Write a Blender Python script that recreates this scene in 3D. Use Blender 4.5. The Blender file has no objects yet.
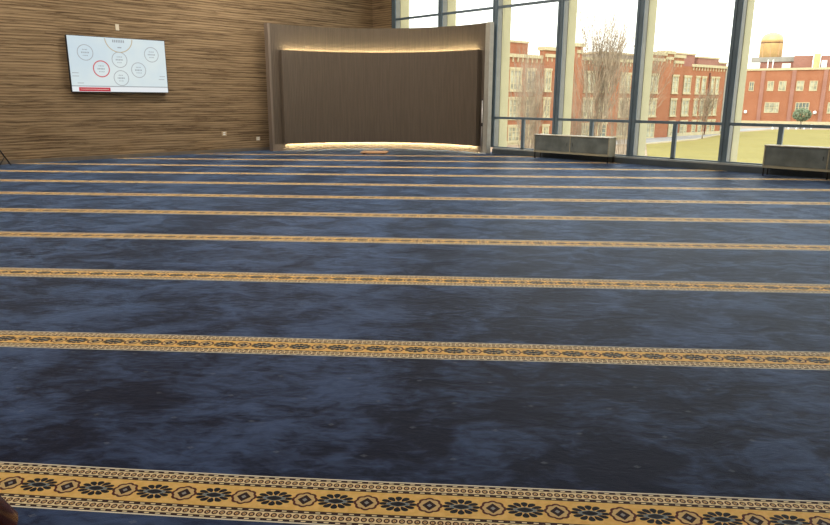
import bpy, bmesh, math, random
from mathutils import Vector, Matrix
random.seed(7)
S = bpy.context.scene
C = S.collection
PI = math.pi

# ---------------------------------------------------------------- camera
H = 1.2
FOC = 673.37
pitch, roll, yaw = math.radians(13.5647), math.radians(.22367), math.radians(44.0301)
cp, sp = math.cos(pitch), math.sin(pitch)
F0 = Vector((0, cp, -sp)); U0 = Vector((0, sp, cp)); R0 = Vector((1, 0, 0))
R1 = math.cos(roll)*R0 + math.sin(roll)*U0
U1 = -math.sin(roll)*R0 + math.cos(roll)*U0
MR = Matrix(((math.cos(yaw), math.sin(yaw), 0), (-math.sin(yaw), math.cos(yaw), 0), (0, 0, 1)))
FW, RT, UP = MR @ F0, MR @ R1, MR @ U1
cd = bpy.data.cameras.new('camera'); cam = bpy.data.objects.new('camera', cd); C.objects.link(cam)
cd.sensor_fit = 'HORIZONTAL'; cd.sensor_width = 36; cd.lens = FOC/830*36
cd.clip_start = .05; cd.clip_end = 1500
m = Matrix.Identity(4)
for i in range(3):
    m[i][0] = RT[i]; m[i][1] = UP[i]; m[i][2] = -FW[i]
m[0][3], m[1][3], m[2][3] = 0, 0, H
cam.matrix_world = m
S.camera = cam

# ---------------------------------------------------------------- light and exposure
S.view_settings.view_transform = 'Standard'
S.view_settings.look = 'None'
S.view_settings.exposure = 0
S.view_settings.gamma = 1
S.view_settings.use_curve_mapping = False
SKY = 3.1
w = bpy.data.worlds.new('hazy_sky'); S.world = w; w.use_nodes = True
wn = w.node_tree.nodes; wl = w.node_tree.links
bg = wn['Background']; bg.inputs['Strength'].default_value = SKY
tc = wn.new('ShaderNodeTexCoord'); sx = wn.new('ShaderNodeSeparateXYZ'); rp = wn.new('ShaderNodeValToRGB')
wl.new(tc.outputs['Generated'], sx.inputs[0]); wl.new(sx.outputs['Z'], rp.inputs[0])
rp.color_ramp.elements[0].position = 0.0; rp.color_ramp.elements[0].color = (.93, .88, .78, 1)
rp.color_ramp.elements[1].position = .25; rp.color_ramp.elements[1].color = (.92, .96, 1.0, 1)
wl.new(rp.outputs[0], bg.inputs['Color'])

def lamp(name, kind, energy, color, loc, rot=None, size=None, sizey=None, direction=None):
    l = bpy.data.lights.new(name, kind); o = bpy.data.objects.new(name, l); C.objects.link(o)
    l.energy = energy; l.color = color; o.location = loc
    if direction is not None:
        o.rotation_euler = Vector(direction).to_track_quat('-Z', 'Y').to_euler()
    elif rot: o.rotation_euler = rot
    if size:
        l.size = size
        if sizey: l.shape = 'RECTANGLE'; l.size_y = sizey
    return o
sun = lamp('sun', 'SUN', 2.1, (1, .86, .66), (0, 0, 30), direction=MR @ Vector((.55, .75, -.42)))
sun.data.angle = math.radians(1.5)
# unseen area lights added under the ceiling to fill the hall
for u, v, e in ((-3, 3, 60), (-4, 11.2, 130), (3, 5, 140), (2.5, 12.2, 175), (7.5, 12.2, 175), (9, 6.5, 130), (9, 0, 60), (9.3, 10.6, 90)):
    lamp('ceiling_fill_light', 'AREA', e*1.0, (1, .92, .80), (u, v, 5.38), (0, 0, 0), 1.2, 1.2)
# daylight portal on the window wall
pl = lamp('window_portal', 'AREA', 1, (1, 1, 1), (12.6, 3, 2.75), (0, math.radians(90), 0), 5.4, 21.4)
pl.data.cycles.is_portal = True

# ---------------------------------------------------------------- helpers
def tag(o, label=None, cat=None, group=None, kind=None):
    if label: o['label'] = label
    if cat: o['category'] = cat
    if group: o['group'] = group
    if kind: o['kind'] = kind
    return o

def empty(name, loc=(0, 0, 0), rz=0, **k):
    o = bpy.data.objects.new(name, None); C.objects.link(o); o.location = loc
    o.rotation_euler = (0, 0, rz); o.empty_display_size = .1
    return tag(o, **k)

def link(name, bm, mat, parent=None, smooth=False, **k):
    bmesh.ops.recalc_face_normals(bm, faces=bm.faces)
    me = bpy.data.meshes.new(name); bm.to_mesh(me); bm.free()
    for mt in (mat if isinstance(mat, (list, tuple)) else [mat]): me.materials.append(mt)
    if smooth:
        for p in me.polygons: p.use_smooth = True
    o = bpy.data.objects.new(name, me); C.objects.link(o)
    if parent: o.parent = parent
    return tag(o, **k)

def box(bm, x0, x1, y0, y1, z0, z1, bev=0, mi=0):
    vs = [bm.verts.new(p) for p in ((x0,y0,z0),(x1,y0,z0),(x1,y1,z0),(x0,y1,z0),(x0,y0,z1),(x1,y0,z1),(x1,y1,z1),(x0,y1,z1))]
    fs = [bm.faces.new([vs[i] for i in q]) for q in ((3,2,1,0),(4,5,6,7),(0,1,5,4),(1,2,6,5),(2,3,7,6),(3,0,4,7))]
    for f in fs: f.material_index = mi
    if bev:
        es = list({e for f in fs for e in f.edges})
        bmesh.ops.bevel(bm, geom=es, offset=bev, segments=2, affect='EDGES', profile=.6)
    return bm

def B(*a, **k): return box(bmesh.new(), *a, **k)

def tube(bm, pts, r, n=8, caps=True):
    pts = [Vector(p) for p in pts]
    rs = r if isinstance(r, (list, tuple)) else [r]*len(pts)
    rings = []
    for i, p in enumerate(pts):
        d = (pts[min(i+1, len(pts)-1)] - pts[max(i-1, 0)]).normalized()
        a = d.orthogonal().normalized() if i == 0 else (a - d*a.dot(d)).normalized()
        b = d.cross(a)
        rings.append([bm.verts.new(p + rs[i]*(a*math.cos(2*PI*k/n) + b*math.sin(2*PI*k/n))) for k in range(n)])
    for A, Bq in zip(rings, rings[1:]):
        for k in range(n): bm.faces.new((A[k], A[(k+1) % n], Bq[(k+1) % n], Bq[k]))
    if caps: bm.faces.new(rings[0][::-1]); bm.faces.new(rings[-1])
    return bm

def lathe(bm, prof, n=32, c=(0, 0, 0)):
    rings = []
    for r, z in prof:
        rings.append([bm.verts.new((c[0]+r*math.cos(2*PI*k/n), c[1]+r*math.sin(2*PI*k/n), c[2]+z)) for k in range(n)])
    for A, Bq in zip(rings, rings[1:]):
        for k in range(n): bm.faces.new((A[k], A[(k+1) % n], Bq[(k+1) % n], Bq[k]))
    bm.faces.new(rings[0][::-1]); bm.faces.new(rings[-1])
    return bm

# ---- node expression helper
class X:
    def __init__(s, nt, v): s.nt = nt; s.v = v
    def _op(s, op, *o):
        n = s.nt.nodes.new('ShaderNodeMath'); n.operation = op
        for i, q in enumerate((s,)+o):
            q = q.v if isinstance(q, X) else q
            if isinstance(q, (int, float)): n.inputs[i].default_value = q
            else: s.nt.links.new(q, n.inputs[i])
        return X(s.nt, n.outputs[0])
    def __add__(s, o): return s._op('ADD', o)
    def __radd__(s, o): return s._op('ADD', o)
    def __sub__(s, o): return s._op('SUBTRACT', o)
    def __rsub__(s, o): return X(s.nt, o)._op('SUBTRACT', s)
    def __mul__(s, o): return s._op('MULTIPLY', o)
    def __rmul__(s, o): return s._op('MULTIPLY', o)
    def __truediv__(s, o): return s._op('DIVIDE', o)
    def abs(s): return s._op('ABSOLUTE')
    def sin(s): return s._op('SINE')
    def cos(s): return s._op('COSINE')
    def sqrt(s): return s._op('SQRT')
    def floor(s): return s._op('FLOOR')
    def fract(s): return s._op('FRACT')
    def lt(s, o): return s._op('LESS_THAN', o)
    def gt(s, o): return s._op('GREATER_THAN', o)
    def max(s, o): return s._op('MAXIMUM', o)
    def min(s, o): return s._op('MINIMUM', o)
    def atan2(s, o): return s._op('ARCTAN2', o)
    def clamp(s): n = s._op('ADD', 0.0); n.v.node.use_clamp = True; return n
    def sm(s, a, b):  # smooth 0..1 between a and b
        n = s.nt.nodes.new('ShaderNodeMapRange'); n.interpolation_type = 'SMOOTHSTEP'
        s.nt.links.new(s.v, n.inputs[0]); n.inputs[1].default_value = a; n.inputs[2].default_value = b
        return X(s.nt, n.outputs[0])

def newmat(name):
    mt = bpy.data.materials.new(name); mt.use_nodes = True
    nt = mt.node_tree; return mt, nt, nt.nodes['Principled BSDF']
def setc(nt, sock, v):
    if isinstance(v, X): v = v.v
    if isinstance(v, (int, float)): sock.default_value = v
    elif isinstance(v, (tuple, list)): sock.default_value = (*v[:3], 1)
    else: nt.links.new(v, sock)
def mix(nt, f, a, b):
    n = nt.nodes.new('ShaderNodeMix'); n.data_type = 'RGBA'
    setc(nt, n.inputs[0], f); setc(nt, n.inputs[6], a); setc(nt, n.inputs[7], b)
    return n.outputs[2]
def noise(nt, vec, scale, detail=3, rough=.5, dist=0):
    n = nt.nodes.new('ShaderNodeTexNoise'); n.inputs['Scale'].default_value = scale
    n.inputs['Detail'].default_value = detail; n.inputs['Roughness'].default_value = rough
    n.inputs['Distortion'].default_value = dist
    nt.links.new(vec, n.inputs['Vector']); return X(nt, n.outputs[0])
def mapping(nt, vec, scale=(1, 1, 1), rz=0):
    n = nt.nodes.new('ShaderNodeMapping'); n.inputs['Scale'].default_value = scale
    n.inputs['Rotation'].default_value = (0, 0, rz); nt.links.new(vec, n.inputs[0]); return n.outputs[0]
def bump(nt, bs, h, dist, strength=1.0):
    n = nt.nodes.new('ShaderNodeBump'); n.inputs['Distance'].default_value = dist; n.inputs['Strength'].default_value = strength
    setc(nt, n.inputs['Height'], h); nt.links.new(n.outputs[0], bs.inputs['Normal'])
def objco(nt): return nt.nodes.new('ShaderNodeTexCoord').outputs['Object']
def comb(nt, x, y, z=0):
    n = nt.nodes.new('ShaderNodeCombineXYZ'); setc(nt, n.inputs[0], x); setc(nt, n.inputs[1], y); setc(nt, n.inputs[2], z); return n.outputs[0]

def simple(name, col, rough=.5, metal=0, var=.12, scale=12, stretch=(1, 1, 1), bmp=0, emit=None, es=0, spec=.5):
    mt, nt, bs = newmat(name)
    v = mapping(nt, objco(nt), stretch)
    n = noise(nt, v, scale, 4)
    a = tuple(c*(1-var) for c in col); b = tuple(min(1, c*(1+var)) for c in col)
    nt.links.new(mix(nt, n.sm(.3, .7), a, b), bs.inputs['Base Color'])
    bs.inputs['Roughness'].default_value = rough; bs.inputs['Metallic'].default_value = metal
    bs.inputs['Specular IOR Level'].default_value = spec
    if bmp: bump(nt, bs, n, bmp)
    if emit: bs.inputs['Emission Color'].default_value = (*emit, 1); bs.inputs['Emission Strength'].default_value = es
    return mt

# ---------------------------------------------------------------- carpet frame: s runs along the rows, n towards the mihrab
SA = math.radians(-3.6691) - yaw
st = Vector((math.cos(SA), math.sin(SA), 0)); sn = Vector((-st.y, st.x, 0))
def sp_(s, n, z=0): return st*s + sn*n + Vector((0, 0, z))

# ---------------------------------------------------------------- materials
def carpet_mat():
    mt, nt, bs = newmat('navy_carpet_with_gold_rows')
    pos = nt.nodes.new('ShaderNodeNewGeometry').outputs['Position']
    sep = nt.nodes.new('ShaderNodeSeparateXYZ'); nt.links.new(pos, sep.inputs[0])
    x, y = X(nt, sep.outputs[0]), X(nt, sep.outputs[1])
    s = x*st.x + y*st.y; n = x*sn.x + y*sn.y
    wob = noise(nt, pos, .9, 1) - .5
    near = 1.0 - n.sm(1.6, 3.4)
    nn = n - (near*(0.012 - s*0.0125 + (s*-1.0 - .7).max(0)*.018)) - wob*.022
    row0, pitch_ = 1.809, 1.3202
    k = ((nn - row0)/pitch_ + .5).floor()
    t = (nn - row0 - k*pitch_)/(near*.005 + .118)            # -1..1 inside the band
    ta = t.abs()
    inband = ta.lt(1.0)*k.lt(10.5)*k.gt(-5.5)
    # --- medallions on the gold field
    Pm = .1925
    g = ((s + .166 + k*.031)/Pm)
    fs = (g + .5).fract() - .5                  # flower at 0
    rs = g.fract() - .5                         # rosette at 0
    fx = fs*Pm/.118; rx = rs*Pm/.118            # same units as t
    # flower: ring of petals round a lens
    ex, ey = fx/.45, t/.30
    r = (ex*ex + ey*ey).sqrt(); th = ey.atan2(ex)
    pet = ((th*(12/(2*PI)) + .5).fract() - .5).abs()
    petal = (((r-.76)/.33)*((r-.76)/.33) + (pet/.46)*(pet/.46)).lt(1.0)
    lens = (fx/.25).abs() + (t/.11)*(t/.11)
    lens_in = lens.lt(.8); lens_rim = lens.lt(1.25)
    # rosette: scalloped outline, diamond, dot
    qx, qy = rx/.325, t/.315
    rr = (qx*qx + qy*qy).sqrt(); rt = qy.atan2(qx)
    rr = rr/(1.0 + (rt*4).cos().abs()*.13 - .05)
    outl = (rr-.88).abs().lt(.10); ins = rr.lt(.88)
    dia = ((rx/.19).abs() + (t/.21).abs()); d_in = dia.lt(1.0); d_dot = dia.lt(.36)
    # guards
    chain = ((s/.0225).fract() - .5)*(.0225/.118); cy = ta - .715
    cr = (chain*chain*1.25 + cy*cy).sqrt(); ring = (cr-.066).abs().lt(.024); core = cr.lt(.03)
    dash = (s/.034).fract().lt(.42)
    dashc = ((ta-.53).abs().lt(.022)).max((ta-.90).abs().lt(.022))*dash
    fine = noise(nt, pos, 260, 2)
    gold = mix(nt, noise(nt, pos, 40, 3).sm(.3, .7), (.78, .46, .13), (.88, .56, .19))
    cream = (.86, .68, .40); brown = (.045, .02, .018); ink = (.012, .012, .02)
    c = gold
    c = mix(nt, petal, c, ink)
    c = mix(nt, lens_rim, c, (.20, .23, .24)); c = mix(nt, lens_in, c, ink)
    c = mix(nt, ins, c, (.66, .45, .20)); c = mix(nt, outl, c, (.10, .022, .018))
    c = mix(nt, d_in, c, (.03, .012, .015)); c = mix(nt, d_dot, c, (.30, .28, .26))
    c = mix(nt, ta.gt(.47), c, brown)
    c = mix(nt, ta.gt(.59), c, cream)
    c = mix(nt, ring*ta.gt(.59)*ta.lt(.85), c, (.11, .04, .02)); c = mix(nt, core, c, (.45, .2, .06))
    c = mix(nt, ta.gt(.85), c, brown)
    c = mix(nt, dashc, c, (.85, .70, .45))
    c = mix(nt, ta.gt(.95), c, (.85, .76, .60))
    band = c
    # --- plain field: brushed pile
    v1 = mapping(nt, pos, (1, 1, 1), -SA)
    sw = noise(nt, mapping(nt, v1, (1.0, 1.35, 1)), 2.7, 5, .62, .8)
    sw2 = noise(nt, mapping(nt, v1, (1.0, 2.2, 1)), 12, 4, .6, .6)
    broad = noise(nt, mapping(nt, v1, (1.2, .12, 1)), .9, 2)
    pile = (sw*.58 + sw2*.32 + broad*.38).sm(.545, .80)
    field = mix(nt, pile, (.0045, .0058, .022), (.052, .082, .175))
    # tiny woven flecks on a loose grid
    gs, gn = (s/.31), (nn/.22)
    off = gn.floor()*.5
    cxx = ((gs+off).fract()-.5)*.31; cyy = (gn.fract()-.5)*.22
    fl = ((cxx/.014).abs() + (cyy/.010).abs()).lt(1.0)*fine.gt(.45)
    field = mix(nt, fl*.35, field, (.20, .22, .26))
    col = mix(nt, inband, field, band)
    nt.links.new(col, bs.inputs['Base Color'])
    bs.inputs['Roughness'].default_value = .48
    bs.inputs['Specular IOR Level'].default_value = .05
    setc(nt, bs.inputs['Specular Tint'], mix(nt, inband, (.30, .50, 1.0), (.8, .7, .5)))
    setc(nt, bs.inputs['Sheen Weight'], (pile*.55 + .55)*(1.0 - inband) + inband*.22)
    bs.inputs['Sheen Roughness'].default_value = .20
    bs.inputs['Sheen Tint'].default_value = (.46, .68, 1, 1)
    hgt = fine*.35 + sw2*.6 + sw*1.6 + inband*.15
    bump(nt, bs, hgt, .010, .45)
    return mt
M_carpet = carpet_mat()

def woodwall_mat(name='striated_wood_cladding'):
    mt, nt, bs = newmat(name)
    pos = nt.nodes.new('ShaderNodeNewGeometry').outputs['Position']
    warp = noise(nt, pos, .8, 2)
    sep = nt.nodes.new('ShaderNodeSeparateXYZ'); nt.links.new(pos, sep.inputs[0])
    px, py, pz = (X(nt, sep.outputs[i]) for i in range(3))
    zz = pz + (warp-.5)*.05
    a = noise(nt, comb(nt, px*.8, py*.8, zz*26), 1.0, 6, .65)
    b = noise(nt, comb(nt, px*2.6, py*2.6, zz*85), 1.0, 3, .6)
    rib = (zz*(2*PI/.052) + (a-.5)*9.0).sin()*.5+.5
    knots = noise(nt, comb(nt, px*1.1, py*1.1, zz*4.5), 1.0, 3, .6, 1.0)
    plank = ((zz/.155).fract()-.5).abs().gt(.47)
    t = (a*.50+b*.28+rib*.16+.03).sm(.30, .68)
    c = mix(nt, t, (.115, .070, .034), (.36, .25, .14))
    c = mix(nt, knots.sm(.60, .76)*.4, c, (.15, .085, .035))
    groove = ((a*.5+b*.5-.03*rib).lt(.415))
    c = mix(nt, groove*.48, c, (.055, .030, .014))
    c = mix(nt, plank*.30, c, (.06, .035, .016))
    nt.links.new(c, bs.inputs['Base Color']); bs.inputs['Roughness'].default_value = .7
    bs.inputs['Specular IOR Level'].default_value = .25
    bump(nt, bs, a*.6+b*.5-groove*.25-plank*.2, .02, .8)
    return mt
M_wood = woodwall_mat()
M_slat = simple('walnut_slats', (.128, .098, .072), .55, var=.10, scale=3, stretch=(9, 9, .5), bmp=.001, spec=.3)
M_slat2 = simple('walnut_trim', (.20, .155, .12), .5, var=.12, scale=4, stretch=(6, 6, .6), spec=.3)
M_plaster = simple('painted_plaster', (.62, .60, .56), .8, var=.04, scale=6)
M_frame = simple('dark_blue_grey_aluminium', (.10, .138, .165), .5, .0, var=.08, scale=5)
M_frame2 = simple('grey_aluminium_side', (.20, .195, .17), .6, 0, var=.06, scale=5)
M_cream = simple('cream_painted_fin', (.47, .425, .25), .7, var=.04, scale=3)
M_curb = simple('grey_sill_metal', (.075, .09, .10), .45, .2, var=.1, scale=8)
M_brick_c = {}
def brick_mat(name, c1, c2, mortar, sc=1):
    mt, nt, bs = newmat(name)
    sep = nt.nodes.new('ShaderNodeSeparateXYZ'); nt.links.new(objco(nt), sep.inputs[0])
    br = nt.nodes.new('ShaderNodeTexBrick'); nt.links.new(comb(nt, X(nt, sep.outputs[0])+X(nt, sep.outputs[1]), sep.outputs[2]), br.inputs['Vector'])
    br.inputs['Color1'].default_value = (*c1, 1); br.inputs['Color2'].default_value = (*c2, 1); br.inputs['Mortar'].default_value = (*mortar, 1)
    br.inputs['Scale'].default_value = 1/sc; br.inputs['Mortar Size'].default_value = .012
    br.inputs['Brick Width'].default_value = .45; br.inputs['Row Height'].default_value = .15
    n = noise(nt, objco(nt), .35, 4)
    c = mix(nt, n.sm(.3, .7)*.35, br.outputs[0], tuple(q*.75 for q in c1))
    nt.links.new(c, bs.inputs['Base Color']); bs.inputs['Roughness'].default_value = .9; bs.inputs['Specular IOR Level'].default_value = .1
    return mt
M_brick = brick_mat('red_brick', (.32, .115, .056), (.37, .145, .072), (.35, .22, .15))
M_brick2 = brick_mat('dusky_brick', (.30, .14, .105), (.35, .17, .125), (.32, .22, .18))
M_stone = simple('cream_stone', (.47, .40, .24), .8, var=.06, scale=1)
M_pane = simple('pale_green_window_glass', (.34, .33, .23), .25, var=.35, scale=.9)
M_panedark = simple('dark_window_glass', (.14, .16, .14), .2, var=.4, scale=.9)
M_roofgrey = simple('grey_roof_metal', (.26, .245, .21), .6, var=.1, scale=1)
M_gold = simple('golden_tank_metal', (.66, .43, .19), .45, .15, var=.12, scale=.6)
M_white = simple('white_paint', (.80, .80, .76), .6, var=.04, scale=4)
M_bark = simple('grey_brown_bark', (.27, .21, .145), .9, var=.3, scale=2)
M_leaf = simple('dark_green_foliage', (.17, .21, .12), .9, var=.35, scale=3)
M_black = simple('black_painted_steel', (.018, .016, .016), .4, .3, var=.15)
M_cabface = simple('smoked_cabinet_panel', (.15, .165, .15), .35, var=.25, scale=4)
M_cabwood = simple('greyed_oak_edge', (.36, .32, .22), .55, var=.10, scale=6, stretch=(1, 8, 8))
M_cabtop = simple('pale_oak_top', (.55, .50, .38), .5, var=.1, scale=6, stretch=(8, 1, 8))
M_peach = simple('light_beech_board', (.56, .32, .17), .55, var=.15, scale=9, stretch=(1, 9, 1))
M_mahog = simple('polished_reddish_wood', (.085, .020, .008), .22, var=.35, scale=5, stretch=(6, 1, 1))
M_cush = simple('dark_plum_upholstery', (.020, .012, .018), .8, var=.3, scale=40, bmp=.001)
M_plate = simple('white_plastic_plate', (.68, .60, .46), .45, var=.04)
M_plateb = simple('beige_plastic_plate', (.46, .34, .20), .5, var=.04)
M_steel = simple('brushed_steel_tube', (.42, .40, .37), .35, .7, var=.1)
M_tvback = simple('black_tv_plastic', (.012, .012, .014), .4, var=.1)
M_led = simple('warm_led_strip', (1, .8, .45), .5, emit=(1, .86, .50), es=100)

def glass_mat():
    mt = bpy.data.materials.new('clear_window_glass'); mt.use_nodes = True; nt = mt.node_tree
    nt.nodes.remove(nt.nodes['Principled BSDF'])
    tr = nt.nodes.new('ShaderNodeBsdfTransparent'); tr.inputs[0].default_value = (.96, .98, .965, 1)
    gl = nt.nodes.new('ShaderNodeBsdfGlossy'); gl.inputs['Roughness'].default_value = .02
    fr = nt.nodes.new('ShaderNodeFresnel'); fr.inputs[0].default_value = 1.45
    nz = noise(nt, objco(nt), .7, 2)
    mx = nt.nodes.new('ShaderNodeMixShader')
    f = X(nt, fr.outputs[0])*(nz*.1+.95)
    f = f*(1.0 - X(nt, nt.nodes.new('ShaderNodeNewGeometry').outputs['Backfacing']))
    nt.links.new(f.v, mx.inputs[0]); nt.links.new(tr.outputs[0], mx.inputs[1]); nt.links.new(gl.outputs[0], mx.inputs[2])
    nt.links.new(mx.outputs[0], nt.nodes['Material Output'].inputs[0]); return mt
M_glass = glass_mat()

# ---------------------------------------------------------------- room shell
UW, VW = 12.3726, 14.447
U0_, V0_, ZC = -10., -8., 5.5
def struct(name, bm, mat, parent=None): return link(name, bm, mat, parent, kind='structure') if not parent else link(name, bm, mat, parent)
struct('floor', B(U0_-.3, UW+.3, V0_-.3, VW+.3, -.25, 0), M_carpet)
struct('ceiling', B(U0_-.3, UW+.75, V0_-.3, VW+.3, ZC, ZC+.3), M_plaster)
struct('wall_left', B(U0_-.3, UW+.3, VW, VW+.3, 0, ZC), M_wood)
struct('wall_corner', B(UW-.02, UW+.3, 13.70, VW, 0, ZC), M_wood)
struct('wall_back', B(U0_-.3, U0_, V0_-.3, VW, 0, ZC), M_plaster)
struct('wall_near', B(U0_, UW+.3, V0_-.3, V0_, 0, ZC), M_plaster)
M_basegrey = simple('grey_brown_skirting', (.13, .105, .08), .6, var=.1, scale=5)
struct('baseboard_left', B(U0_, UW-.02, VW-.014, VW, 0, .075), M_basegrey)
# the lower storey under the hall, seen only from outside
struct('wall_below', B(UW, UW+.3, V0_-.3, VW+.3, -5.1, -.25), M_plaster)

# window wall
mv = [13.70, 12.03, 10.32, 8.574, 6.79, 4.99, 3.20, 1.41, -.38, -2.17, -3.96, -5.75, -7.54]
MWD = .145
posts = {(10.32): 9.36, 8.574: 7.62, 6.79: 5.845, 4.99: 4.005}
bm = B(UW-.12, UW+.02, V0_, 10.12, 0, .105); struct('trim_1', bm, M_curb)                     # low curb along the glass
bm = B(UW-.10, UW+.08, V0_, 10.12, .105, .135); struct('trim_2', bm, simple('sill_top_highlight', (.34, .35, .33), .45, .2, var=.06))  # top of the sill, its highlight painted as a pale strip
for i, v in enumerate(mv):
    bm = bmesh.new()
    box(bm, UW, UW+.02, v-MWD, v, .135, ZC)
    box(bm, UW-.012, UW, v-.055, v-.01, .135, ZC)       # raised face bead
    box(bm, UW-.012, UW, v-MWD+.01, v-.085, .135, ZC)
    o = struct('trim_%d' % (i+3), bm, M_frame)
    link('mullion_side', B(UW+.02, UW+.18, v-MWD+.004, v-.004, .135, ZC), M_frame2, o)
    link('outer_fin', B(UW+.18, UW+.48, v-MWD-.004, v+.004, -.25, ZC), M_cream, o)
for i, v in enumerate(mv[:-1]):
    v1 = v-MWD; v0 = mv[i+1]
    root = empty('window_%d' % (i+1), (UW, (v0+v1)/2, .135), kind='structure')
    hw = (v1-v0)/2
    link('pane', B(.058, .072, -hw, hw, 0, ZC-.135), M_glass, root)
    bm = box(bmesh.new(), 0, .05, -hw, hw, .648, .700); link('rail', bm, M_frame, root)
    link('transom', B(0, .05, -hw, hw, 3.055, 3.108), M_frame, root)
    pv = (posts.get(v, (v+v0-MWD)/2)) - (v0+v1)/2
    link('post', B(0, .05, pv-.037, pv+.037, 0, .648), M_frame, root)
    link('sill_frame', B(0, .05, -hw, hw, -.0, .022), M_frame, root)

# ---------------------------------------------------------------- mihrab: curved slatted screen across the corner
MC = sp_(-1.92, 14.105)
def arc_pt(r, a, z): return MC + r*(math.sin(a)*st + math.cos(a)*sn) + Vector((0, 0, z))
def arc_panel(rf, rb, a0, a1, z0, z1, slat=0, depth=.008):
    bm = bmesh.new(); prof = []
    n = max(2, int(rf*(a1-a0)/slat)) if slat else max(2, int((a1-a0)/.03))
    for k in range(n):
        A = a0+(a1-a0)*k/n; d = (a1-a0)/n
        if slat: prof += [(rf+depth, A), (rf+depth, A+d*.22), (rf, A+d*.26), (rf, A+d*.96)]
        else: prof += [(rf, A)]
    prof.append((rf, a1))
    low = []; top = []; lb = []; tb = []
    for r, A in prof:
        low.append(bm.verts.new(arc_pt(r, A, z0)-MC)); top.append(bm.verts.new(arc_pt(r, A, z1)-MC))
        lb.append(bm.verts.new(arc_pt(rb, A, z0)-MC)); tb.append(bm.verts.new(arc_pt(rb, A, z1)-MC))
    for i in range(len(prof)-1):
        bm.faces.new((low[i], low[i+1], top[i+1], top[i])); bm.faces.new((lb[i+1], lb[i], tb[i], tb[i+1]))
        bm.faces.new((top[i], top[i+1], tb[i+1], tb[i])); bm.faces.new((low[i+1], low[i], lb[i], lb[i+1]))
    for i in (0, -1): bm.faces.new((low[i], top[i], tb[i], lb[i]))
    return bm
M_litend = simple('window_lit_end_cap', (.36, .34, .29), .5, var=.06)  # right end trim: window light painted in as a paler grey
mih = empty('mihrab_screen', MC, label='tall curved brown slatted niche wall with warm light strips across the far corner', cat='mihrab')
A1 = math.radians(52.4)
link('outer_panel', arc_panel(3.125, 3.225, -A1, A1, 0, 2.896, .043, .007), M_slat, mih)
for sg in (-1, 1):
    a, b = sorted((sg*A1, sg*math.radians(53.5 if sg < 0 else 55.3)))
    link('end_trim', arc_panel(3.11, 3.235 if sg < 0 else 3.22, a, b, 0, 2.898), M_slat2 if sg < 0 else M_litend, mih, label='brown trim' if sg < 0 else 'trim painted paler for window light')
A2 = math.radians(48.3)
inn = link('inner_panel', arc_panel(2.985, 3.045, -A2, A2+.033, .160, 2.325, .043, .006), M_slat, mih)
for k in range(5):
    a = math.radians(-44+22*k)
    link('bracket', arc_panel(3.045, 3.125, a-.01, a+.01, 1.1, 1.2), M_black, mih)
for a in (-A2+.008, A2+.033-.02):
    link('side_batten', arc_panel(3.045, 3.125, a, a+.012, .16, 2.31), M_slat, mih)
for z in (2.275, .175):
    link('light_strip', arc_panel(3.06, 3.085, -A2+.035, A2-.005, z, z+.012), M_led, mih)
link('plinth', arc_panel(3.108, 3.124, -A1, A1, 0, .16), M_slat2, mih)
sock = B(-.012, .012, -.03, .03, -.03, .03)

# low board on the carpet in front of the niche
p = sp_(-1.93, 15.5)
o = empty('low_wooden_board', p, SA, label='small pale wooden board lying flat on the carpet before the curved niche', cat='board')
link('deck', B(-.30, .30, -.22, .22, .02, .05, bev=.006), M_peach, o)
for x in (-.22, .22): link('runner', B(x-.03, x+.03, -.2, .2, 0, .02), M_mahog, o)

# slim stand by the right end of the niche
o = empty('microphone_stand', (12.04, 10.27, 0), label='slim upright metal stand on a round base at the right end of the curved niche', cat='stand')
link('base', lathe(bmesh.new(), [(.10, 0), (.10, .012), (.05, .028), (.02, .035)], 24), M_steel, o, True)
link('pole', tube(bmesh.new(), [(0, 0, .03), (0, 0, 1.2)], .013), M_steel, o, True)
link('collar', lathe(bmesh.new(), [(.017, .62), (.022, .63), (.022, .69), (.017, .70)], 16), M_black, o, True)
link('tip', lathe(bmesh.new(), [(.013, 1.2), (.016, 1.205), (.016, 1.225), (.006, 1.235)], 16), M_black, o, True)

# ---------------------------------------------------------------- low cabinets at the window
def cabinet(v0, L, label):
    o = empty('low_cabinet', (11.97, v0, 0), -PI/2, label=label, cat='cabinet', group='low cabinets along the window')
    # local x runs towards -v, local y towards the glass
    D = .25; z0, z1 = .13, .487
    bm = bmesh.new()
    box(bm, 0, L, D-.015, D, z0, z1); box(bm, 0, .022, 0, D-.015, z0, z1); box(bm, L-.022, L, 0, D-.015, z0, z1)
    box(bm, .022, L-.022, 0, D-.015, z0, z0+.038); box(bm, L/2-.009, L/2+.009, 0, D-.015, z0+.038, z1-.004)
    link('carcass', bm, M_cabwood, o)
    link('top', B(-.006, L+.006, -.01, D+.004, z1, z1+.016, bev=.003), M_cabtop, o)
    for a, b in ((.026, L/2-.013), (L/2+.013, L-.026)):
        d = link('door', B(a, b, .003, .018, z0+.042, z1-.006, bev=.003), M_cabface, o)
        hx = b-.05 if a < .1 else a+.05
        link('handle', tube(bmesh.new(), [(hx, .004, z0+.17), (hx, -.012, z0+.175), (hx, -.012, z0+.225), (hx, .004, z0+.23)], .004, 6), M_black, d)
    for x in (.02, L-.02):
        for y in (.02, D-.03): link('leg', tube(bmesh.new(), [(x, y, 0), (x, y, z0)], .012, 8), M_black, o)
    if L > 1.8: link('leg', tube(bmesh.new(), [(L/2, .1, 0), (L/2, .1, z0)], .012, 8), M_black, o)
cabinet(8.735, 1.79, 'low dark-fronted cabinet on short legs at the window, nearer the curved niche')
cabinet(4.09, 1.90, 'low dark-fronted cabinet at the window, cut by the right edge of the photo')

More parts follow.
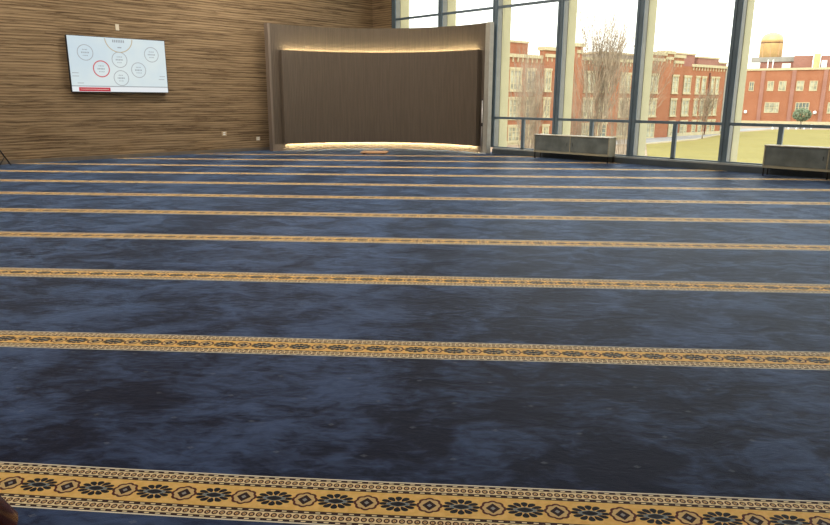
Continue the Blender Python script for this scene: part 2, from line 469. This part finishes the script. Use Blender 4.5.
# ---------------------------------------------------------------- wall-hung screen
tv = empty('wall_display', (5.548, VW, 1.86), label='large flat screen showing prayer-time circles, hung on the wood wall', cat='television')
TW, TH = .96, .522; tv.scale = (1, .75, 1)
link('housing', B(-TW-.012, TW+.012, -.135, -.05, -TH-.018, TH+.012, bev=.006), M_tvback, tv)
link('wall_bracket', B(-.35, .35, -.05, 0, -.25, .25), M_black, tv)
def screen_mat(name, c, es=1.0, c2=None):
    mt, nt, bs = newmat(name)
    bs.inputs['Base Color'].default_value = (.02, .02, .02, 1); bs.inputs['Roughness'].default_value = .3
    n = noise(nt, objco(nt), 1.1, 3)
    col = mix(nt, n.sm(.35, .65), c, c2 or c); nt.links.new(col, bs.inputs['Emission Color'])
    bs.inputs['Emission Strength'].default_value = es; return mt
M_scr = screen_mat('screen_pale_sky', (.56, .67, .73), 1.0, (.66, .74, .74))
M_ring = screen_mat('screen_grey_ink', (.40, .42, .44), .9)
M_text = screen_mat('screen_text_ink', (.33, .36, .39), .9)
M_tan = screen_mat('screen_tan_ink', (.52, .40, .22), .9)
M_red = screen_mat('screen_red', (.62, .025, .055), .8)
M_redring = screen_mat('screen_red_ring', (.62, .12, .14), .9)
M_wht = screen_mat('screen_white', (.74, .78, .80), 1.0)
scr = link('screen', B(-TW, TW, -.138, -.134, -TH, TH), M_scr, tv)
def flat(parent, name, mt, x0, x1, z0, z1, y=-.1385): return link(name, B(x0, x1, y-.0005, y, z0, z1), mt, parent)
def ringmesh(cx, cz, r, wd, a0=0, a1=2*PI, n=48, y=-.1388):
    bm = bmesh.new(); prev = None
    closed = abs(a1-a0-2*PI) < 1e-4
    quads = []
    for k in range(n+1):
        a = a0+(a1-a0)*k/n
        q = [bm.verts.new((cx+rr*math.cos(a), yy, cz+rr*math.sin(a))) for rr, yy in ((r-wd/2, y), (r+wd/2, y), (r+wd/2, y+.0006), (r-wd/2, y+.0006))]
        if prev:
            for j in range(4): bm.faces.new((prev[j], prev[(j+1) % 4], q[(j+1) % 4], q[j]))
        prev = q
    if closed: bmesh.ops.remove_doubles(bm, verts=bm.verts, dist=1e-5)
    return bm
flat(scr, 'bottom_band', M_wht, -TW, TW, -TH, -.425)
flat(scr, 'divider_line', M_text, -TW, TW, -.425, -.408)
flat(scr, 'red_banner', M_red, -.835, -.235, -.515, -.440, -.1392)
flat(scr, 'banner_mark', M_white, -.80, -.27, -.480, -.472, -.1398)
rings = [(4.91, 2.078, .145, 'g'), (5.56, 1.966, .148, 'g'), (6.224, 2.094, .145, 'g'), (5.188, 1.779, .152, 'r'), (5.93, 1.777, .146, 'g'), (5.563, 1.61, .146, 'g')]
for u, z, r, kd in rings:
    cx, cz = u-5.56, z-1.86
    q = link('time_circle', ringmesh(cx, cz, r, .014 if kd == 'g' else .022), M_ring if kd == 'g' else M_redring, scr)
    for zz, hw_, hh in ((.055, .05, .008), (.0, .075, .013), (-.055, .05, .007)):
        bm = bmesh.new()
        x = cx-hw_
        while x < cx+hw_-.012:
            ww = random.uniform(.012, .024); box(bm, x, x+ww, -.1393, -.1388, cz+zz-hh, cz+zz+hh); x += ww+.010
        link('clock_mark', bm, M_text, scr)
bm = ringmesh(.015, TH-.0, .27, .016, math.radians(183), math.radians(357)); link('clock_arc', bm, M_tan, scr)
bm = bmesh.new()
for x in (-.11, -.075, -.04, -.005, .03, .065, .10): box(bm, x, x+.022, -.1393, -.1388, TH-.085, TH-.035)
link('clock_mark', bm, M_text, scr); bm = bmesh.new()
for x in (0,): box(bm, x-.02, x+.06, -.1393, -.1388, TH-.19, TH-.17)
link('clock_mark', bm, M_text, scr)
for x0, z in ((-.93, -.17), (-.93, -.23), (-.85, -.36), (.80, -.20), (.78, -.26)): link('clock_mark', B(x0, x0+.12, -.1393, -.1388, z-.006, z+.006), M_ring, scr)

# plates on the wood wall
def plate(name, u, z, w_, h_, mt, label, cat, sub):
    o = empty(name, (u, VW, z), label=label, cat=cat)
    link('cover', B(-w_/2, w_/2, -.012, 0, -h_/2, h_/2, bev=.003), mt, o)
    for q in sub: link('socket', B(-w_*.22, w_*.22, -.015, -.0125, q-h_*.12, q+h_*.12), M_white, o)
plate('wall_outlet', 7.813, .43, .125, .10, M_plateb, 'beige outlet plate low on the wood wall, left of the white one', 'outlet', (-.02, .02))
plate('wall_outlet', 8.70, .285, .10, .085, M_plate, 'small white outlet plate low on the wood wall beside the curved niche', 'outlet', (-.018, .018))
plate('wall_sensor', 5.60, 2.60, .07, .12, M_plate, 'tiny pale sensor box on the wood wall above the screen', 'sensor', ())

# tripod floor stand at the far left
o = empty('tripod_stand', (3.05, 14.05, 0), label='black metal tripod stand against the wood wall at the far left edge', cat='stand')
link('pole', tube(bmesh.new(), [(0, 0, .06), (0, 0, 1.35)], .016), M_black, o, True)
link('collar', lathe(bmesh.new(), [(.02, .44), (.03, .45), (.03, .52), (.02, .53)], 16), M_black, o, True)
link('lower_collar', lathe(bmesh.new(), [(.018, .05), (.026, .055), (.026, .09), (.018, .095)], 16), M_black, o, True)
# the photo shows one leg running right and down with a brace back to the pole
for ang in (28, 148, 268):
    a = math.radians(ang)-math.radians(10)
    dx, dy = math.cos(a), math.sin(a)*.95
    pt = lambda r, z: (dx*r, dy*r, z)
    link('leg', tube(bmesh.new(), [pt(.02, .47), pt(.10, .30), pt(.27, .012)], .011, 8), M_black, o, True)
    link('brace', tube(bmesh.new(), [pt(.175, .165), pt(.07, .02)], .008, 6), M_black, o, True)

# ---------------------------------------------------------------- wooden armchair whose arm tip enters the frame at the lower left
ch = empty('wooden_armchair', (-.240, 1.095, 0), math.radians(46), label='polished reddish-brown wooden armchair arm at the lower left corner', cat='chair')
# local: x forward (arm tips at x=.27), y left/right
for sy in (-1, 1):
    link('leg', tube(bmesh.new(), [(.24, sy*.26, 0), (.235, sy*.26, .25), (.24, sy*.26, .58)], [.020, .024, .022], 10), M_mahog, ch, True)
    link('leg', tube(bmesh.new(), [(-.28, sy*.24, 0), (-.23, sy*.24, .42), (-.30, sy*.24, .98)], [.020, .024, .018], 10), M_mahog, ch, True)
    pts = [(-.27, sy*.25, .66), (-.1, sy*.265, .665), (.08, sy*.27, .655), (.2, sy*.275, .63), (.275, sy*.275, .60), (.31, sy*.275, .55), (.30, sy*.275, .50)]
    link('armrest', tube(bmesh.new(), pts, [.022, .026, .03, .034, .036, .034, .022], 14), M_mahog, ch, True)
link('seat_frame', B(-.25, .25, -.25, .25, .38, .43, bev=.01), M_mahog, ch)
link('cushion', B(-.23, .23, -.235, .235, .43, .485, bev=.02), M_cush, ch, True)
link('backrest', B(-.31, -.27, -.23, .23, .58, .98, bev=.012), M_mahog, ch)

# ================================================================ outdoors
GZ = -5.1
def P(px, D, z=GZ):
    d = FW*FOC + RT*(px-415) + UP*162.5
    q = d*(D/FOC); return Vector((q.x, q.y, z))
def grass_mat():
    mt, nt, bs = newmat('pale_winter_grass')
    pos = nt.nodes.new('ShaderNodeNewGeometry').outputs['Position']
    a = noise(nt, pos, .12, 5, .6); b = noise(nt, pos, 1.5, 4)
    c = mix(nt, (a*.6+b*.4).sm(.35, .65), (.25, .205, .065), (.30, .25, .085))
    nt.links.new(c, bs.inputs['Base Color']); bs.inputs['Roughness'].default_value = .95; bs.inputs['Specular IOR Level'].default_value = .1
    return mt
def poly(name, pts, z0, z1, mat, **k):
    bm = bmesh.new()
    lo = [bm.verts.new((p.x, p.y, z0)) for p in pts]; hi = [bm.verts.new((p.x, p.y, z1)) for p in pts]
    bm.faces.new(lo[::-1]); bm.faces.new(hi); n = len(pts)
    for i in range(n): bm.faces.new((lo[i], lo[(i+1) % n], hi[(i+1) % n], hi[i]))
    return link(name, bm, mat, **k)
M_ground = simple('pale_bare_ground', (.33, .24, .16), .95, var=.2, scale=.3)
M_road = simple('grey_asphalt', (.30, .29, .27), .9, var=.12, scale=.5)
poly('ground', [P(200, 30), P(200, 400), P(1300, 400), P(1300, 30), P(415, 14)], GZ-.5, GZ, M_ground, kind='structure')
poly('lawn', [P(668, 42), P(1150, 34), P(1150, 150), P(830, 153), P(779, 152), P(737, 137), P(700, 110), P(650, 98), P(652, 78), P(668, 68)], GZ, GZ+.05, grass_mat(), kind='stuff', label='flat yellow-green winter lawn below the windows', cat='grass')
poly('road', [P(600, 96), P(655, 103), P(700, 115), P(737, 141), P(779, 159), P(830, 162), P(1150, 175), P(1150, 182), P(830, 169), P(779, 166), P(735, 155), P(697, 131), P(652, 115), P(598, 106)], GZ, GZ+.03, M_road, kind='structure')
poly('path', [P(640, 97.5), P(655, 100.5), P(700, 112), P(737, 138), P(737, 140), P(700, 113.5), P(655, 101.7), P(640, 98.5)], GZ, GZ+.10, M_stone, kind='structure')

def facade_frame(A, Bp):
    d = (Bp-A); d.z = 0; L = d.length; return L, math.atan2(d.y, d.x)
def hit(px, A, Bp):     # where the sight line of a column meets the facade
    d = FW*FOC + RT*(px-415) + UP*162.5
    e = Bp-A; den = d.x*(-e.y)+d.y*e.x
    t = (d.x*A.y - d.y*A.x)/(d.y*e.x-d.x*e.y)
    return t*e.length
def win(parent, x0, x1, z0, z1, bars=(1, 2), pane=None, lintel=True, y=0):
    """a window set in the facade: cream frame with glazing bars, its pane a child"""
    bm = bmesh.new(); t = .16
    box(bm, x0, x0+t, y-.14, y+.1, z0, z1); box(bm, x1-t, x1, y-.14, y+.1, z0, z1)
    box(bm, x0+t, x1-t, y-.14, y+.1, z0, z0+t); box(bm, x0+t, x1-t, y-.14, y+.1, z1-t, z1)
    for k in range(1, bars[0]+1):
        x = x0+(x1-x0)*k/(bars[0]+1); box(bm, x-.07, x+.07, y-.12, y, z0+t, z1-t)
    for k in range(1, bars[1]+1):
        z = z0+(z1-z0)*k/(bars[1]+1); box(bm, x0+t, x1-t, y-.11, y, z-.05, z+.05)
    if lintel:
        box(bm, x0-.1, x1+.1, y-.2, y+.1, z1, z1+.3); box(bm, x0-.1, x1+.1, y-.22, y+.1, z0-.2, z0)
    f = link('window', bm, M_stone, parent)
    link('pane', B(x0+t, x1-t, y-.04, y+.08, z0+t, z1-t), pane or M_pane, f)

# --- long brick building on the left
A, Bq = P(478, 92), P(724, 132)
L, ra = facade_frame(A, Bq)
bl = empty('brick_building', (A.x, A.y, GZ), ra, label='long red brick building with cream cornices seen through the left and middle windows', cat='building')
NL = Vector((math.sin(ra), -math.cos(ra), 0))
Hx = lambda px, y=0: hit(px-1.2, A-NL*y, Bq-NL*y)
zb = -GZ          # local z = world z - GZ
x0L = -30
link('wall', B(x0L, L, 0, 22, 0, 7.3+zb), M_brick, bl)
def frieze(x0, x1, z, y=-.25):
    bm = bmesh.new(); box(bm, x0, x1, y, 0, z-.35, z+.12)
    k = x0+.4
    while k < x1-.3: box(bm, k, k+.2, y+.12, 0, z-.95, z-.35); k += 1.0
    return bm
link('cornice', frieze(x0L, Hx(544), 7.45+zb), M_stone, bl)
link('cornice', frieze(Hx(556), Hx(641), 7.7+zb), M_stone, bl)
link('cornice', frieze(Hx(690), L, 7.65+zb), M_stone, bl)
for a, b, z in ((544, 558, 8.3), (575, 581, 9.1), (641, 663, 8.75), (663, 671, 9.1), (671, 681.5, 8.6)):
    y0 = -.9 if z > 8.7 else -.5; a, b = Hx(a, y0), Hx(b, y0)
    t = link('tower', B(a, b, y0, .5, 0, z+zb), M_brick, bl)
    link('coping', B(a-.25, b+.25, y0-.25, .7, z+zb, z+.5+zb), M_stone, t)
    link('band', frieze(a+.1, b-.1, z-.6+zb, y0-.15), M_stone, t)
# roof blocks set back
for a, b, z0, z1, d0, mt in ((508, 527, 7.3, 9.3, 2, M_brick), (600, 641, 7.3, 8.75, 2.5, M_roofgrey), (672, 692, 7.3, 10.0, 6, M_brick2), (696, 716, 7.3, 9.6, 6, M_brick2), (716, 724, 7.3, 8.9, 7, M_brick2)):
    t = link('roof_block', B(Hx(a, d0), Hx(b, d0), d0, d0+6, z0+zb, z1+zb), mt, bl)
    link('coping', B(Hx(a, d0)-.15, Hx(b, d0)+.15, d0-.15, d0+6.1, z1+zb, z1+.3+zb), M_stone, t)
rows = ((2.6, 5.45), (-1.35, 1.4), (-4.6, -2.5))
cols = [(486, 496, 2), (510, 521.5, 2), (526.7, 535, 1), (545, 551, 1), (560, 570, 2), (584, 595, 2), (600, 609, 1), (620, 630, 2), (649, 657.5, 1), (671.5, 677.5, 1), (683, 690, 1), (695, 698.8, 0), (701, 705, 0), (710, 713.3, 0), (714.7, 718, 0)]
for a, b, nb in cols:
    for ri, (z0, z1) in enumerate(rows):
        y = {649: -.9, 545: -.9, 671.5: -.5}.get(a, 0)
        xa, xb = Hx(a, y), Hx(b, y)
        if ri == 2 and a > 640: z0 = -5.0
        y = {649: -.9, 545: -.9, 671.5: -.5}.get(a, 0)
        win(bl, xa, xb, max(z0+zb, .05), z1+zb, (nb, 2), M_panedark if a in (526.7, 600) else M_pane, y=y)
link('downpipe', tube(bmesh.new(), [(Hx(708), -.15, 0), (Hx(708), -.15, 6.4+zb)], .12, 8), M_mahog, bl)
link('corner_pipe', B(L-.5, L+.1, -.12, .3, 0, 7.2+zb), M_roofgrey, bl)
link('base_course', B(x0L, L, -.12, 0, 0, .6), M_stone, bl)

# --- brick building on the right
A2_, B2_ = P(738, 178.3), P(900, 161.5)
L2, rb2 = facade_frame(A2_, B2_)
br = empty('brick_building', (A2_.x, A2_.y, GZ), rb2, label='distant low red brick building with plain roofline seen through the right-hand windows', cat='building')
Hr = lambda px: hit(px-1.6, A2_, B2_)
link('wall', B(0, L2, 0, 25, 0, 9.1+zb), M_brick, br)
link('cornice', B(-.2, L2, -.35, .2, 8.95+zb, 9.5+zb), M_stone, br)
link('base_course', B(0, L2, -.35, 0, 0, 1.35), M_stone, br)
for px in (762, 792.5, 824): link('pilaster', B(Hr(px)-.45, Hr(px)+.45, -.3, 0, 0, 8.95+zb), M_brick2, br)
for a, b, z0, z1, pn, nb in ((749, 754, 3.8, 6.2, M_panedark, 1), (767, 773.6, 3.8, 6.3, M_pane, 1), (778.3, 786, 3.8, 6.3, M_pane, 1), (796, 803.6, 3.8, 6.3, M_pane, 1), (809, 817, 3.8, 6.3, M_pane, 1), (829, 836, 3.8, 6.3, M_pane, 1),
                          (766.8, 781.4, -1.7, 1.0, M_pane, 2), (797.6, 811.7, -1.7, 1.0, M_panedark, 3), (830, 842, -1.7, 1.0, M_pane, 2)):
    win(br, Hr(a), Hr(b), z0+zb, z1+zb, (nb, 1), pn, lintel=False)
for px in (748.5, 818): link('wall_lamp', lathe(bmesh.new(), [(.12, 0), (.35, .1), (.42, .4), (.3, .75), (.1, .85)], 12, (Hr(px), -.45, -1.9+zb)), M_white, br, True)
for a, b, z0, z1, d0, mt in ((748, 790, 9.1, 11.3, 5, M_brick2), (747, 791, 11.3, 12.5, 4.6, M_roofgrey), (790, 809, 9.1, 12.6, 3, M_brick2), (817.5, 845, 9.1, 12.5, 3, M_brick2)):
    link('roof_block', B(Hr(a), Hr(b), d0, d0+9, z0+zb, z1+zb), mt, br)
link('stair_tower', B(Hr(810), Hr(816.5), 2, 9, 9.1+zb, 12.9+zb), M_gold, br)
for px in (764.5, 769.5): link('flue', tube(bmesh.new(), [(Hr(px), 3.5, 9.1+zb), (Hr(px), 3.5, 11.8+zb)], .16, 8), M_white, br)
for a, b, h_ in ((779, 787.5, 1.3), (749, 757, 1.7), (818, 823.5, 1.9)): link('roof_unit', B(Hr(a), Hr(b), 1.2, 2.9, 9.1+zb, 9.35+h_+zb), M_white, br)

# --- golden tank on the roof of the right building
c = P(765, 185)
tk = empty('roof_tank', (c.x, c.y, GZ+zb+12.5), label='round golden tank with a domed top standing on the far brick roof', cat='tank')
R_ = 2.68
link('drum', lathe(bmesh.new(), [(R_, -.2), (R_, 3.9), (R_+.05, 4.0)], 40), M_gold, tk, True)
link('dome', lathe(bmesh.new(), [(R_+.06, 4.0), (R_+.02, 5.0), (R_-.3, 5.8), (R_-.9, 6.25), (R_-1.7, 6.55), (.5, 6.75), (.05, 6.8)], 40), M_gold, tk, True)
link('seam', lathe(bmesh.new(), [(R_+.02, 3.9), (R_+.14, 3.93), (R_+.14, 4.08), (R_+.02, 4.11)], 40), M_mahog, tk, True)
for k in range(8):
    a = 2*PI*k/8+.3
    link('rib', tube(bmesh.new(), [((R_+.03)*math.cos(a), (R_+.03)*math.sin(a), -.2), ((R_+.03)*math.cos(a), (R_+.03)*math.sin(a), 4.0)], .07, 6), M_peach, tk)

# --- bare trees
def tree(px, D, topz, spread, label, depth=6, seed=1, r0=.16, name='bare_tree', trunk_frac=.22, width=5, group='bare winter trees outside', tw=.016):
    rnd = random.Random(seed)
    base = P(px, D)
    o = empty(name, base, label=label, cat='tree', group=group)
    Ht = topz-GZ; tb = bmesh.new(); bb = bmesh.new()
    tr = [(0, 0, 0), (.02*Ht, 0, Ht*trunk_frac)]
    tube(tb, [(0, 0, .055), (rnd.uniform(-.1, .1), rnd.uniform(-.1, .1), Ht*trunk_frac*.6), (0, 0, Ht*trunk_frac)], [r0, r0*.85, r0*.75], 8)
    def grow(p, d, L_, r, lv):
        pts = [p]; rs = [r]; q = p; dd = d.copy()
        for k in range(3):
            dd = (dd + Vector((rnd.uniform(-.14, .14), rnd.uniform(-.14, .14), rnd.uniform(-.02, .14)))).normalized()
            q = q + dd*(L_/3); pts.append(q); rs.append(max(tw*.7, r*(1-.2*(k+1))))
        tube(bb, pts, rs, 3 if lv > 1 else 5, caps=False)
        if lv >= depth: return
        nchild = 3 if lv < 3 else 2
        for j in range(nchild):
            a = rnd.uniform(0, 2*PI); tilt = rnd.uniform(.22, .62)*spread
            side = Vector((math.cos(a), math.sin(a), 0)); nd = (dd + side*tilt); nd.z = max(nd.z, .45); nd.normalize()
            st_ = pts[-1] if j == 0 else pts[rnd.choice((1, 2))]
            grow(st_, nd, L_*rnd.uniform(.68, .92), max(tw, r*.62), lv+1)
    L1 = Ht*(1-trunk_frac)*.275
    for j in range(8):
        a = 2*PI*j/8+rnd.uniform(-.3, .3)
        grow(Vector((0, 0, Ht*trunk_frac*(.62+.045*j))), Vector((math.cos(a)*.45*spread, math.sin(a)*.45*spread, 1)).normalized(), L1, r0*.5, 1)
    link('trunk', tb, M_bark, o, True); 
    br_ = link('branches', bb, M_bark, o)
    zs_ = sorted(v.co.z for v in br_.data.vertices); zmax = zs_[int(len(zs_)*.975)]
    k = Ht/zmax
    rr_ = sorted(math.hypot(v.co.x, v.co.y) for v in br_.data.vertices); kr = width/2/rr_[int(len(rr_)*.96)]
    for ob in (br_, o.children[0]):
        for v in ob.data.vertices:
            v.co.z *= k
            if ob is br_: v.co.x *= kr; v.co.y *= kr
tree(598, 46, 1.2+63*46/673, .8, 'tall bare tree whose crown rises above the brick roofs in the third window bay', 7, 4, .17, width=5.6, tw=.018)
tree(530, 55, 1.2+30*55/673, 1.0, 'wide bare tree in front of the brick building beside the curved niche', 6, 11, .12, trunk_frac=.12, width=4.6, tw=.013)
tree(640, 62, 1.2+33*62/673, 1.0, 'bare tree in front of the brick building partly behind a window mullion', 6, 21, .12, width=5.0, tw=.013)
tree(706, 114, 1.2+1*114/673, 1.3, 'small bare tree before the brick wall in the fourth window bay', 6, 31, .12, tw=.016, width=4.2)
SH = 'bare shrubs below the windows'
tree(580, 39.5, 1.2-9*39.5/673, 1.6, 'low spreading bare shrub behind the lower panes, left of the cabinet top nearer the niche', 6, 41, .06, 'bare_shrub', .06, 3.1, SH, .012)
tree(625, 35, 1.2-10*35/673, 1.6, 'low spreading bare shrub outside, just right of the cabinet nearer the niche', 6, 51, .06, 'bare_shrub', .06, 3.1, SH, .012)
tree(528, 35, 1.2-8*35/673, 1.6, 'low spreading bare shrub behind the lower panes next to the curved niche', 6, 61, .06, 'bare_shrub', .06, 3.1, SH, .012)

# leafy bush before the right building
def bush(px, D, topz, rad, label):
    base = P(px, D); o = empty('leafy_tree', base, label=label, cat='tree')
    Ht = topz-GZ
    link('trunk', tube(bmesh.new(), [(0, 0, -.1), (.05, 0, Ht*.3), (0, .05, Ht*.55)], [.18, .14, .1], 8), M_bark, o, True)
    bm = bmesh.new(); rnd = random.Random(5)
    for k in range(900):
        a = rnd.uniform(0, 2*PI); ph = math.acos(rnd.uniform(-1, 1)); rr = rnd.uniform(.55, 1)**.5
        p_ = Vector((rad*rr*math.sin(ph)*math.cos(a), rad*rr*math.sin(ph)*math.sin(a), Ht*.68+Ht*.32*rr*math.cos(ph)))
        d1 = Vector((rnd.uniform(-1, 1), rnd.uniform(-1, 1), rnd.uniform(-1, 1))).normalized()*.24
        d2 = d1.orthogonal().normalized()*.16
        vs = [bm.verts.new(p_+q) for q in (d1, d2, -d1, -d2)]; bm.faces.new(vs)
    link('foliage', bm, M_leaf, o)
bush(804, 158, -.3, 2.0, 'small dark green tree in front of the far brick building')

# pale bollards along the far edge of the lawn
b0 = empty('bollard', P(776, 154), label='short pale post at the far edge of the lawn', cat='post', group='pale posts along the far lawn edge')
link('post', lathe(bmesh.new(), [(.16, 0), (.16, .9), (.1, 1.0)], 12), M_white, b0)
link('cap', lathe(bmesh.new(), [(.18, .9), (.2, .95), (.12, 1.08)], 12), M_white, b0)
for px, D in ((784, 155), (792, 155.5), (800, 156), (808, 156.5), (815, 157)):
    c_ = b0.copy(); C.objects.link(c_); c_.location = P(px, D)
    for chd in list(b0.children):
        k_ = chd.copy(); C.objects.link(k_); k_.parent = c_
